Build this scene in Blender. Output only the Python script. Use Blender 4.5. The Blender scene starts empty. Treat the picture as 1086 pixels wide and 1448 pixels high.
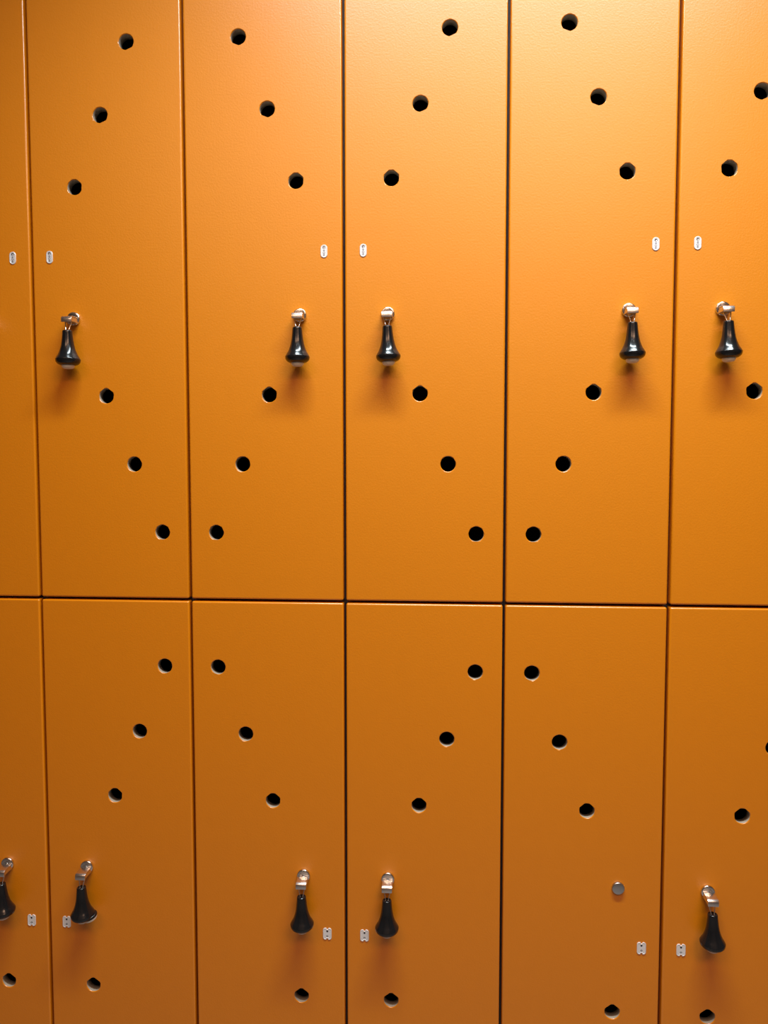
import bpy, bmesh, math
from mathutils import Vector, Matrix
from mathutils.geometry import delaunay_2d_cdt

S = bpy.context.scene
COL = S.collection
PI = math.pi
ZG = 1.28            # height of the joint between the two rows of lockers
W = 0.300            # width pitch of the lockers
H = 1.1754           # height pitch of the lockers

# ------------------------------------------------------------------ camera
cam = bpy.data.objects.new('camera', bpy.data.cameras.new('camera'))
COL.objects.link(cam)
cam.location = (1.0785, -1.3969, ZG + 0.2532)
cam.rotation_euler = (1.5124, 0.0003, 0.0741)
cam.data.sensor_fit = 'AUTO'
cam.data.sensor_width = 36.0
cam.data.lens = 36.0 * 1056.07 / 1448.0
cam.data.clip_start = 0.02
S.camera = cam

# ------------------------------------------------------------------ view, world, lamps
S.view_settings.view_transform = 'Standard'
S.view_settings.look = 'None'
S.view_settings.gamma = 1.0
S.view_settings.use_curve_mapping = False
S.view_settings.exposure = 0.0

world = bpy.data.worlds.new('world')
S.world = world
world.use_nodes = True
bg = world.node_tree.nodes['Background']
bg.inputs[0].default_value = (0.75, 0.85, 1.0, 1)
bg.inputs[1].default_value = 0.0

CEIL = 3.06


def spot(x, y, power, size=150, blend=0.9, r=0.055, tilt=0.0, col=(1, 0.95, 0.88)):
    l = bpy.data.lights.new('downlight_lamp', 'SPOT')
    l.energy = power
    l.spot_size = math.radians(size)
    l.spot_blend = blend
    l.shadow_soft_size = r
    l.color = col
    o = bpy.data.objects.new('downlight_lamp', l)
    o.location = (x, y, CEIL - 0.07)
    o.rotation_euler = (tilt, 0, 0)
    COL.objects.link(o)


def area_lamp(x, y, sx, sy, power, col=(1, 0.97, 0.93), spread=180):
    l = bpy.data.lights.new('strip_or_fill_lamp', 'AREA')
    l.shape = 'RECTANGLE'
    l.spread = math.radians(spread)
    l.size, l.size_y = sx, sy
    l.energy = power
    l.color = col
    o = bpy.data.objects.new('strip_or_fill_lamp', l)
    o.location = (x, y, CEIL - 0.02)
    COL.objects.link(o)


COOL, WARM = (0.86, 1.0, 1.06), (1.0, 0.58, 0.36)
area_lamp(1.28, -0.67, 1.28, 0.14, 36.2, COOL, 130)    # cool strip light along the lockers
for lx in (0.80, 1.52):
    spot(lx, -1.45, 5, 150, 0.9, 0.03, 0.0, COOL)   # small downlights behind the viewer's shoulders
area_lamp(1.9, -2.3, 1.2, 0.6, 34, WARM)           # two added fill lamps, unseen; warm tint stands in for orange bounce
area_lamp(0.3, -2.3, 1.2, 0.6, 22.5, WARM)

# ------------------------------------------------------------------ materials


def mat(name, col, rough=0.5, metal=0.0, spec=0.5, coat=0.0):
    m = bpy.data.materials.new(name)
    m.use_nodes = True
    b = m.node_tree.nodes['Principled BSDF']
    b.inputs['Base Color'].default_value = (*col, 1)
    b.inputs['Roughness'].default_value = rough
    b.inputs['Metallic'].default_value = metal
    b.inputs['Specular IOR Level'].default_value = spec
    b.inputs['Coat Weight'].default_value = coat
    return m


def add_bump(m, scale, strength, dist, detail=3.0):
    nt = m.node_tree
    tc = nt.nodes.new('ShaderNodeTexCoord')
    no = nt.nodes.new('ShaderNodeTexNoise')
    no.inputs['Scale'].default_value = scale
    no.inputs['Detail'].default_value = detail
    bu = nt.nodes.new('ShaderNodeBump')
    bu.inputs['Strength'].default_value = strength
    bu.inputs['Distance'].default_value = dist
    nt.links.new(tc.outputs['Object'], no.inputs['Vector'])
    nt.links.new(no.outputs['Fac'], bu.inputs['Height'])
    nt.links.new(bu.outputs['Normal'], nt.nodes['Principled BSDF'].inputs['Normal'])
    return no


def add_mottle(m, c1, c2, scale):
    nt = m.node_tree
    tc = nt.nodes.new('ShaderNodeTexCoord')
    no = nt.nodes.new('ShaderNodeTexNoise')
    no.inputs['Scale'].default_value = scale
    no.inputs['Detail'].default_value = 5.0
    ra = nt.nodes.new('ShaderNodeValToRGB')
    ra.color_ramp.elements[0].position = 0.35
    ra.color_ramp.elements[1].position = 0.65
    ra.color_ramp.elements[0].color = (*c1, 1)
    ra.color_ramp.elements[1].color = (*c2, 1)
    nt.links.new(tc.outputs['Object'], no.inputs['Vector'])
    nt.links.new(no.outputs['Fac'], ra.inputs['Fac'])
    nt.links.new(ra.outputs['Color'], nt.nodes['Principled BSDF'].inputs['Base Color'])


M = {}
M['orange'] = mat('orange_laminate', (0.71, 0.219, 0.0), 0.40, spec=0.72)
add_mottle(M['orange'], (0.705, 0.217, 0.0), (0.715, 0.221, 0.0), 40)
add_bump(M['orange'], 300, 0.6, 0.0004)
M['edge'] = mat('orange_edge_band', (0.72, 0.225, 0.002), 0.26, spec=0.9)
add_bump(M['edge'], 300, 0.03, 0.0003)
M['core'] = mat('pale_board_core', (0.42, 0.345, 0.265), 0.5)
add_bump(M['core'], 900, 0.3, 0.0004)
M['carcass'] = mat('dark_grey_melamine', (0.045, 0.045, 0.047), 0.55)
add_bump(M['carcass'], 500, 0.1, 0.0003)
M['chrome'] = mat('polished_steel', (0.78, 0.78, 0.77), 0.16, metal=1.0)
add_bump(M['chrome'], 260, 0.08, 0.0004)
M['hook'] = mat('satin_steel', (0.74, 0.72, 0.71), 0.27, metal=1.0)
add_bump(M['hook'], 260, 0.08, 0.0004)
M['brushed'] = mat('brushed_steel', (0.55, 0.55, 0.55), 0.3, metal=1.0)
add_bump(M['brushed'], 700, 0.2, 0.0003)
M['black'] = mat('black_moulded_plastic', (0.007, 0.0075, 0.0085), 0.19)
add_bump(M['black'], 300, 0.03, 0.0004)
M['ivory'] = mat('translucent_white_plastic', (0.72, 0.68, 0.6), 0.3)
add_bump(M['ivory'], 300, 0.05, 0.0004)
M['tag'] = mat('pale_aluminium', (0.84, 0.84, 0.85), 0.3, metal=0.25)
add_bump(M['tag'], 900, 0.2, 0.0003)
M['tag_mark'] = mat('grey_tag_mark', (0.3, 0.31, 0.35), 0.45, metal=0.4)  # plain grey for the engraved marks on the tags
add_bump(M['tag_mark'], 900, 0.2, 0.0003)
M['tag_hole'] = mat('dark_screw_hole', (0.03, 0.03, 0.035), 0.5)
M['wall'] = mat('painted_wall', (0.2, 0.195, 0.19), 0.8)
add_bump(M['wall'], 250, 0.1, 0.001)
M['ceiling'] = mat('white_ceiling_paint', (0.78, 0.78, 0.76), 0.85)
add_bump(M['ceiling'], 250, 0.1, 0.001)
M['floor'] = mat('grey_vinyl_floor', (0.2, 0.2, 0.2), 0.45)
add_mottle(M['floor'], (0.17, 0.17, 0.175), (0.23, 0.23, 0.225), 60)

# ------------------------------------------------------------------ helpers


def link(name, me, mats, parent=None, loc=(0, 0, 0)):
    o = bpy.data.objects.new(name, me)
    if not me.materials:
        for k in mats:
            me.materials.append(M[k])
    COL.objects.link(o)
    o.location = loc
    if parent:
        o.parent = parent
    return o


def to_mesh(bm, name, smooth=None):
    bmesh.ops.recalc_face_normals(bm, faces=bm.faces)
    if smooth is not None:
        for f in bm.faces:
            f.smooth = True
        for e in bm.edges:
            if len(e.link_faces) == 2:
                e.smooth = e.calc_face_angle(0) < math.radians(smooth)
    me = bpy.data.meshes.new(name)
    bm.to_mesh(me)
    bm.free()
    return me


def add_box(bm, x0, x1, y0, y1, z0, z1, mi=0):
    v = [bm.verts.new((x, y, z)) for x in (x0, x1) for y in (y0, y1) for z in (z0, z1)]
    for q in ((0, 1, 3, 2), (4, 6, 7, 5), (0, 4, 5, 1), (2, 3, 7, 6), (0, 2, 6, 4), (1, 5, 7, 3)):
        bm.faces.new([v[i] for i in q]).material_index = mi


def structure(name, boxes, m):
    bm = bmesh.new()
    for b in boxes:
        add_box(bm, *b)
    o = link(name, to_mesh(bm, name), [m])
    o['kind'] = 'structure'
    return o


def add_lathe(bm, prof, seg=40, axis='z', c=(0, 0, 0), mi=0):
    """prof: (radius, along); closed at radius 0 at both ends"""
    rings = []
    for r, a in prof:
        if r < 1e-7:
            p = (c[0], c[1], c[2] + a) if axis == 'z' else (c[0], c[1] + a, c[2])
            rings.append([bm.verts.new(p)])
            continue
        ring = []
        for i in range(seg):
            t = 2 * PI * i / seg
            if axis == 'z':
                p = (c[0] + r * math.cos(t), c[1] + r * math.sin(t), c[2] + a)
            else:
                p = (c[0] + r * math.cos(t), c[1] + a, c[2] + r * math.sin(t))
            ring.append(bm.verts.new(p))
        rings.append(ring)
    for A, B in zip(rings, rings[1:]):
        for i in range(seg):
            j = (i + 1) % seg
            if len(A) == 1 and len(B) == 1:
                continue
            if len(A) == 1:
                f = bm.faces.new((A[0], B[j], B[i]))
            elif len(B) == 1:
                f = bm.faces.new((A[i], A[j], B[0]))
            else:
                f = bm.faces.new((A[i], A[j], B[j], B[i]))
            f.material_index = mi


def add_tube(bm, pts, r, seg=10, closed=False):
    pts = [Vector(p) for p in pts]
    n = len(pts)
    rings = []
    for i, p in enumerate(pts):
        a = pts[(i - 1) % n] if (closed or i > 0) else p
        b = pts[(i + 1) % n] if (closed or i < n - 1) else p
        t = (b - a).normalized()
        u = t.cross(Vector((0, 1, 0.05))).normalized()
        v = t.cross(u).normalized()
        rings.append([bm.verts.new(p + r * (math.cos(2 * PI * k / seg) * u + math.sin(2 * PI * k / seg) * v))
                      for k in range(seg)])
    for i in range(n if closed else n - 1):
        A, B = rings[i], rings[(i + 1) % n]
        # choose the best rotation so that the tube does not twist
        best = min(range(seg), key=lambda s: sum((A[k].co - B[(k + s) % seg].co).length for k in range(seg)))
        for k in range(seg):
            bm.faces.new((A[k], A[(k + 1) % seg], B[(k + 1 + best) % seg], B[(k + best) % seg]))
    if not closed:
        bm.faces.new(rings[0])
        bm.faces.new(rings[-1])


def smooth_path(P, sub=6, closed=True):
    P = [Vector(p) for p in P]
    n = len(P)
    out = []
    for i in range(n if closed else n - 1):
        p0 = P[(i - 1) % n] if closed or i > 0 else P[i]
        p1, p2 = P[i], P[(i + 1) % n]
        p3 = P[(i + 2) % n] if closed or i + 2 < n else P[(i + 1) % n]
        for k in range(sub):
            t = k / sub
            out.append(0.5 * ((2 * p1) + (p2 - p0) * t + (2 * p0 - 5 * p1 + 4 * p2 - p3) * t * t
                              + (3 * p1 - p0 - 3 * p2 + p3) * t ** 3))
    if not closed:
        out.append(P[-1])
    return out


# ------------------------------------------------------------------ the room
X0, X1, Y0, Y1 = -1.6, 3.8, -3.4, 0.62
structure('floor', [(X0, X1, Y0, Y1, -0.1, 0.0)], 'floor')
structure('ceiling', [(X0, X1, Y0, Y1, CEIL, CEIL + 0.1)], 'ceiling')
structure('wall_back', [(X0, X1, Y1, Y1 + 0.1, 0, CEIL)], 'wall')
structure('wall_front', [(X0, X1, Y0 - 0.1, Y0, 0, CEIL)], 'wall')
structure('wall_left', [(X0 - 0.1, X0, Y0, Y1, 0, CEIL)], 'wall')
structure('wall_right', [(X1, X1 + 0.1, Y0, Y1, 0, CEIL)], 'wall')
ZB = ZG - H
structure('trim_1', [(0.0, 6 * W, 0.03, 0.55, 0.0, ZB - 0.001)], 'carcass')   # plinth under the lockers

# ------------------------------------------------------------------ lockers
GAP = 0.0052          # clear joint between two doors
TH = 0.018            # door thickness
BR = 0.0034           # rounded edge of the doors
HR = 0.0142           # vent hole radius
HB = 0.0016
STEP = 0.1306
HOLES_UP = [(0.0440, 8), (-0.0088, 7), (-0.0616, 6), (-0.0082, 3), (0.0443, 2), (0.0972, 1)]


def door_mesh(name, holes, w, h):
    """front on y=0, centred on x=0, z from 0 to h; holes: (x, z)"""
    bm = bmesh.new()
    cr = 0.0035          # corner radius in the plane of the door

    def outline(d, y):
        vs = []
        x, z, r = w / 2 - d, h - d, max(cr - d, 0.0004)
        for cx, cz, a0 in ((x - r, z - r, 0), (-x + r, z - r, 90), (-x + r, d + r, 180), (x - r, d + r, 270)):
            for k in range(5):
                a = math.radians(a0 + 90 * k / 4)
                vs.append(bm.verts.new((cx + r * math.cos(a), y, cz + r * math.sin(a))))
        return vs

    def circle(c, r, y, n=48):
        return [bm.verts.new((c[0] + r * math.cos(2 * PI * k / n), y, c[1] + r * math.sin(2 * PI * k / n)))
                for k in range(n)]

    def bridge(A, B, mi, smooth=True):
        n = len(A)
        for k in range(n):
            f = bm.faces.new((A[k], A[(k + 1) % n], B[(k + 1) % n], B[k]))
            f.material_index = mi
            f.smooth = smooth

    def cap(loops):
        flat = [v for L in loops for v in L]
        co = [Vector((v.co.x, v.co.z)) for v in flat]
        ed, i = [], 0
        for L in loops:
            ed += [(i + k, i + (k + 1) % len(L)) for k in range(len(L))]
            i += len(L)
        vs, _, fs, ov, _, _ = delaunay_2d_cdt(co, ed, [], 0, 1e-7)
        for f in fs:
            m = (vs[f[0]] + vs[f[1]] + vs[f[2]]) / 3
            if any((m - Vector(c)).length < HR * 0.9985 for c in holes):
                continue
            try:
                bm.faces.new([flat[ov[k][0]] for k in f]).smooth = False
            except ValueError:
                pass

    ns = 6
    prof = [(BR * (1 - math.sin(PI / 2 * k / ns)), BR * (1 - math.cos(PI / 2 * k / ns))) for k in range(ns + 1)]
    rings = [outline(d, y) for d, y in prof]          # k=0: front edge line (d=BR,y=0) ... k=ns: side (d=0,y=BR)
    for A, B in zip(rings, rings[1:]):
        bridge(A, B, 2)
    back = outline(0, TH)
    bridge(rings[-1], back, 0, False)
    fl, bl = [rings[0]], [back]
    for c in holes:
        a = circle(c, HR + HB, 0)
        b = circle(c, HR + HB * 0.3, HB * 0.3)
        d = circle(c, HR, HB)
        e = circle(c, HR, TH)
        bridge(a, b, 2)
        bridge(b, d, 2)
        bridge(d, e, 1)
        fl.append(a)
        bl.append(e)
    cap(fl)
    cap(bl)
    bmesh.ops.recalc_face_normals(bm, faces=bm.faces)
    me = bpy.data.meshes.new(name)
    bm.to_mesh(me)
    bm.free()
    me.materials.append(M['orange'])
    me.materials.append(M['core'])
    me.materials.append(M['edge'])
    return me


DW, DH = W - GAP, H - GAP


def make_doors():
    d = {}
    for s in (1, -1):
        up = [(s * u, k * STEP - GAP / 2) for u, k in HOLES_UP]
        lo = [(s * u, H - k * STEP - GAP / 2) for u, k in HOLES_UP]
        d[('up', s)] = door_mesh('door', up, DW, DH)
        d[('lo', s)] = door_mesh('door', lo, DW, DH)
    return d


DOORS = make_doors()


def carcass_mesh():
    bm = bmesh.new()
    t, e, dp = 0.016, 0.0003, 0.50
    x, y0, y1 = W / 2 - e, TH + 0.002, TH + 0.002 + dp
    add_box(bm, -x, -x + t, y0, y1, e, H - e)
    add_box(bm, x - t, x, y0, y1, e, H - e)
    add_box(bm, -x + t, x - t, y0, y1, e, e + t)
    add_box(bm, -x + t, x - t, y0, y1, H - e - t, H - e)
    add_box(bm, -x + t, x - t, y1 - 0.006, y1, e + t, H - e - t)
    # door stops on the front edge
    add_box(bm, -x + 0.002, -x + 0.006, TH, y0, 0.03, H - 0.03)
    add_box(bm, x - 0.006, x - 0.002, TH, y0, 0.03, H - 0.03)
    return to_mesh(bm, 'carcass')


CARCASS = carcass_mesh()


def rose_mesh(stud=False):
    bm = bmesh.new()
    if stud:
        R, t = 0.0117, 0.006
        prof = [(0, 0), (R, 0), (R, -t * 0.6)]
        for k in range(1, 6):
            a = PI / 2 * k / 5
            prof.append((R - 0.002 * (1 - math.cos(a)), -t * 0.6 - 0.002 * math.sin(a)))
        prof += [(R * 0.5, -t - 0.0002), (0, -t - 0.0004)]
        add_lathe(bm, prof, 40, 'y')
    else:
        R = 0.0127
        prof = [(0, 0), (R, 0), (R, -0.0035)]
        for k in range(1, 6):
            a = PI / 2 * k / 5
            prof.append((R - 0.0022 * (1 - math.cos(a)), -0.0035 - 0.0022 * math.sin(a)))
        prof += [(0.0032, -0.006), (0.003, -0.0068), (0.0016, -0.0076), (0, -0.0078)]
        add_lathe(bm, prof, 40, 'y')
    return to_mesh(bm, 'lock_rose', 40)


def hook_mesh():
    """steel strip that leaves the rose and turns down into a lip"""
    bm = bmesh.new()
    th = 0.0016
    path = [(-0.0045, -0.0005), (-0.010, -0.0005), (-0.018, -0.0006), (-0.0250, -0.0008)]
    cy, cz, r = -0.0258, -0.0058, 0.005
    for k in range(7):
        a = math.radians(90 + 80 * k / 6)
        path.append((cy + r * math.cos(a), cz + r * math.sin(a)))
    path.append((-0.0311, -0.0112))
    n = len(path)
    L, R_ = [], []
    for i, (y, z) in enumerate(path):
        a, b = path[max(0, i - 1)], path[min(n - 1, i + 1)]
        ty, tz = b[0] - a[0], b[1] - a[1]
        q = math.hypot(ty, tz)
        ny, nz = -tz / q, ty / q
        L.append((y, z))
        R_.append((y - ny * th, z - nz * th))

    def half(i):
        return 0.0100 if i < n - 1 else 0.0096
    rows = []
    for i in range(n):
        h = half(i)
        rows.append([bm.verts.new((-h, *L[i])), bm.verts.new((h, *L[i])),
                     bm.verts.new((h, *R_[i])), bm.verts.new((-h, *R_[i]))])
    for A, B in zip(rows, rows[1:]):
        for k in range(4):
            bm.faces.new((A[k], A[(k + 1) % 4], B[(k + 1) % 4], B[k]))
    bm.faces.new(rows[0])
    bm.faces.new(rows[-1])
    bmesh.ops.recalc_face_normals(bm, faces=bm.faces)
    sharp = [e for e in bm.edges if e.calc_face_angle(0) > 0.9]
    bmesh.ops.bevel(bm, geom=sharp, offset=0.0005, segments=3, affect='EDGES', profile=0.5)
    # cheeks down both sides make the strip a channel open below
    for sx in (-1, 1):
        poly = [(-0.0045, -0.0012), (-0.0255, -0.0012), (-0.0292, -0.0030), (-0.0300, -0.0060), (-0.0298, -0.0098),
                (-0.0160, -0.0090), (-0.0045, -0.0100)]
        A = [bm.verts.new((sx * 0.0096, y, z)) for y, z in poly]
        B = [bm.verts.new((sx * 0.0084, y, z)) for y, z in poly]
        fs = [bm.faces.new(A), bm.faces.new(B)]
        for k in range(len(poly)):
            j = (k + 1) % len(poly)
            fs.append(bm.faces.new((A[k], A[j], B[j], B[k])))
        bmesh.ops.recalc_face_normals(bm, faces=fs)
    return to_mesh(bm, 'hook', 50)


def tag_mesh(upper):
    bm = bmesh.new()
    out = []
    if upper:
        hw, hh = 0.0063, 0.0118
        for cz, a0 in ((hh - hw, 0), (-hh + hw, 180)):
            for k in range(17):
                a = math.radians(a0 + 180 * k / 16)
                out.append((hw * math.cos(a), cz + hw * math.sin(a)))
    else:
        hw, hh, r, nw, nd = 0.0084, 0.0118, 0.0046, 0.0013, 0.0028
        seq = [(hw - r, hh - r, 0), ('n', 1, 0), (-hw + r, hh - r, 90), (-hw + r, -hh + r, 180), ('n', -1, 0),
               (hw - r, -hh + r, 270)]
        for a_, b_, c_ in seq:
            if a_ == 'n':
                s = b_
                out += [(s * (nw + 0.0012), s * hh), (s * nw, s * (hh - 0.0012)), (s * nw * 0.8, s * (hh - nd)),
                        (-s * nw * 0.8, s * (hh - nd)), (-s * nw, s * (hh - 0.0012)), (-s * (nw + 0.0012), s * hh)]
                continue
            for k in range(8):
                a = math.radians(c_ + 90 * k / 7)
                out.append((a_ + r * math.cos(a), b_ + r * math.sin(a)))
    base = bm.faces.new([bm.verts.new((x, 0, z)) for x, z in out])
    bmesh.ops.recalc_face_normals(bm, faces=bm.faces)
    base.normal_update()
    ex = bmesh.ops.extrude_face_region(bm, geom=[base])
    top = [g for g in ex['geom'] if isinstance(g, bmesh.types.BMFace)][0]
    bmesh.ops.translate(bm, verts=top.verts, vec=(0, -0.0009, 0))
    bmesh.ops.recalc_face_normals(bm, faces=bm.faces)
    for th, dep in ((0.0005, 0.0004), (0.0009, 0.0), (0.0004, -0.0004)):
        bmesh.ops.inset_region(bm, faces=[top], thickness=th, depth=dep, use_even_offset=True)
    yf = top.calc_center_median().y

    def disc(x, z, r, mi, y=yf - 0.00012, sx=1.0, n=16):
        vs = [bm.verts.new((x + sx * r * math.cos(2 * PI * k / n), y, z + r * math.sin(2 * PI * k / n)))
              for k in range(n)]
        vb = [bm.verts.new((v.co.x, yf + 0.0002, v.co.z)) for v in vs]
        bm.faces.new(vs).material_index = mi
        for k in range(n):
            bm.faces.new((vs[k], vs[(k + 1) % n], vb[(k + 1) % n], vb[k])).material_index = mi

    if upper:
        disc(0, 0.0066, 0.0026, 2)
        disc(0.0003, 0.0058, 0.0013, 0, yf - 0.0004)
        disc(0, 0.0014, 0.0015, 1, sx=1.2)
        disc(0, -0.0028, 0.0022, 1)
        disc(0, -0.0028, 0.0011, 0, yf - 0.0003)
        disc(0, -0.0070, 0.0017, 1)
    else:
        disc(0, 0.0052, 0.0019, 2)
        disc(0, -0.0046, 0.0019, 2)
        disc(0, -0.0046, 0.0009, 0, yf - 0.0003)
    return to_mesh(bm, 'number_tag', 30)


ROSE, STUD, HOOK = rose_mesh(), rose_mesh(True), hook_mesh()
TAGS = {'up': tag_mesh(True), 'lo': tag_mesh(False)}
LU, LZ = -0.0678, 0.5377          # lock: towards the side with the tag, and height from the joint
TU, TZ = -0.1135, 0.6545          # number tag


def locker(row, c, label):
    s = 1 if c % 2 == 1 else -1
    root = bpy.data.objects.new('locker', None)
    COL.objects.link(root)
    zb = ZG if row == 'up' else ZG - H
    root.location = ((c + 0.5) * W, 0, zb)
    root.empty_display_size = 0.1
    root['label'] = label
    root['category'] = 'locker'
    root['group'] = 'orange lockers in two rows'
    link('carcass', CARCASS, ['carcass'], root)
    d = link('door', DOORS[(row, s)], ['orange', 'core'], root, (0, 0, GAP / 2))
    off = -GAP / 2
    lz = LZ if row == 'up' else H - LZ
    tz = TZ if row == 'up' else H - TZ
    stud = row == 'lo' and c == 4
    r = link('lock_rose', STUD if stud else ROSE, ['brushed' if stud else 'chrome'], d, (s * LU, 0, lz + off))
    if stud:
        r.name = 'lock_stud'
        r['label'] = 'bare grey round stud'
    else:
        link('hook', HOOK, ['hook'], d, (s * LU, 0, lz + off))
    t = link('number_tag', TAGS[row], ['tag', 'tag_mark', 'tag_hole'], d, (s * TU, 0, tz + off))
    t['label'] = 'pale oval metal tag' if row == 'up' else 'pale notched metal tag'
    return root, Vector(((c + 0.5) * W + s * LU, 0, zb + lz))


LABELS = {
    ('up', 0): 'orange locker of the upper row cut off by the left edge of the photo',
    ('up', 1): 'upper-row orange locker, second from the left, its pull near its left edge',
    ('up', 2): 'upper-row orange locker, third from the left, its pull near its right edge',
    ('up', 3): 'upper-row orange locker, fourth from the left, its pull near its left edge',
    ('up', 4): 'upper-row orange locker, fifth from the left, above the locker with no pull',
    ('up', 5): 'orange locker of the upper row cut off by the right edge of the photo',
    ('lo', 0): 'orange locker of the lower row cut off by the left edge of the photo',
    ('lo', 1): 'lower-row orange locker, second from the left, its tag half hidden by its pull',
    ('lo', 2): 'lower-row orange locker, third from the left, its pull near its right edge',
    ('lo', 3): 'lower-row orange locker, just left of the locker with no pull',
    ('lo', 4): 'lower-row orange locker with only a bare round stud and no pull',
    ('lo', 5): 'orange locker of the lower row cut off by the right edge of the photo',
}
LOCKS = {}
for row in ('up', 'lo'):
    for c in range(6):
        LOCKS[(row, c)] = locker(row, c, LABELS[(row, c)])[1]

# ------------------------------------------------------------------ bell-shaped pulls hanging on the hooks


def grip_mesh():
    bm = bmesh.new()
    key = [(0.0062, 0.0000), (0.0078, -0.0006), (0.0087, -0.0020), (0.0091, -0.006), (0.0097, -0.0125),
           (0.0106, -0.0205), (0.0119, -0.0285), (0.0140, -0.0365), (0.0169, -0.0440), (0.0199, -0.0492),
           (0.0217, -0.0524), (0.0223, -0.0535), (0.02245, -0.0545), (0.0222, -0.0570), (0.0212, -0.0598), (0.0188, -0.0625),
           (0.0152, -0.0645), (0.0105, -0.0656)]
    path = smooth_path([(r, 0, z) for r, z in key], 4, False)
    prof = [(0, -0.0012), (0.0050, -0.0010)] + [(p.x, p.z) for p in path] + [(0, -0.0658)]
    add_lathe(bm, prof, 48)
    return to_mesh(bm, 'grip', 60)


def cap_mesh():
    bm = bmesh.new()
    add_lathe(bm, [(0, -0.0630), (0.0120, -0.0630), (0.0117, -0.0672), (0.0103, -0.0695), (0.0082, -0.0710),
                   (0.0066, -0.0714), (0.0045, -0.0716), (0, -0.0716)], 32)
    return to_mesh(bm, 'end_cap', 50)


def wire_mesh(w=1.0):
    """wire stirrup; origin at the top of the grip, the hook lies 25 mm above"""
    bm = bmesh.new()
    pts = [(0, 0.0068, 0.0210), (-0.0052 * w, 0.0066, 0.0206), (-0.0070 * w, 0.0060, 0.0185), (-0.0062 * w, 0.0040, 0.0125),
           (-0.0034, 0.0010, 0.0035), (-0.0024, 0.0, -0.0015), (0, 0, -0.0030), (0.0024, 0.0, -0.0015),
           (0.0034, 0.0010, 0.0035), (0.0062 * w, 0.0040, 0.0125), (0.0070 * w, 0.0060, 0.0185), (0.0052 * w, 0.0066, 0.0206)]
    add_tube(bm, smooth_path(pts, 5, True), 0.00095, 10, True)
    return to_mesh(bm, 'wire_loop', 60)


def disc_mesh():
    bm = bmesh.new()
    add_lathe(bm, [(0, 0), (0.0125, 0), (0.0140, -0.0008), (0.0145, -0.0030), (0.0140, -0.0052), (0.0128, -0.0056)], 40)
    add_lathe(bm, [(0.0128, -0.0056), (0.0126, -0.0086), (0.0112, -0.0104), (0, -0.0108)], 40, mi=1)
    bmesh.ops.remove_doubles(bm, verts=bm.verts, dist=1e-6)
    return to_mesh(bm, 'base_disc', 50)


GRIP, CAP, WIRE = grip_mesh(), cap_mesh(), wire_mesh(0.88)

PULLS = [  # row, column, sideways tilt in degrees, turn of the wire, label
    ('up', 1, 0, 'black bell-shaped pull, leftmost of those hanging in the upper row'),
    ('up', 2, 0, 'black bell-shaped pull, second from the left in the upper row'),
    ('up', 3, -2, 'black bell-shaped pull, middle one of the five in the upper row'),
    ('up', 4, -1, 'black bell-shaped pull, second from the right in the upper row'),
    ('up', 5, -2, 'black bell-shaped pull, rightmost of those hanging in the upper row'),
    ('lo', 0, -3, 'black bell-shaped pull in the lower row, cut by the left edge of the photo'),
    ('lo', 1, -1.5, 'black bell-shaped pull in the lower row, covering part of a metal tag'),
    ('lo', 2, -1, 'black bell-shaped pull in the lower row, tag just to its right'),
    ('lo', 3, 0, 'black bell-shaped pull in the lower row, tag just to its left'),
    ('lo', 5, -1, 'black bell-shaped pull in the lower row, right of the bare stud'),
]
for row, c, tilt, label in PULLS:
    p = LOCKS[(row, c)]
    root = bpy.data.objects.new('bell_pull', None)
    COL.objects.link(root)
    root.empty_display_size = 0.02
    root.location = p + Vector((-0.0200 * math.sin(math.radians(tilt)), -0.0285, -0.0262))
    root.rotation_euler = (0, math.radians(tilt), 0)
    root['label'] = label
    root['category'] = 'handle'
    root['group'] = 'black bell-shaped pulls on the locker doors'
    link('wire_loop', WIRE, ['chrome'], root)
    g = link('grip', GRIP, ['black'], root)
    link('end_cap', CAP, ['ivory'], root)
    if (row, c) == ('lo', 1):
        d = link('base_disc', disc_mesh(), ['black', 'ivory'], root, (0.0120, 0.002, -0.0570))
        d.rotation_euler = (math.radians(8), math.radians(-14), 0)
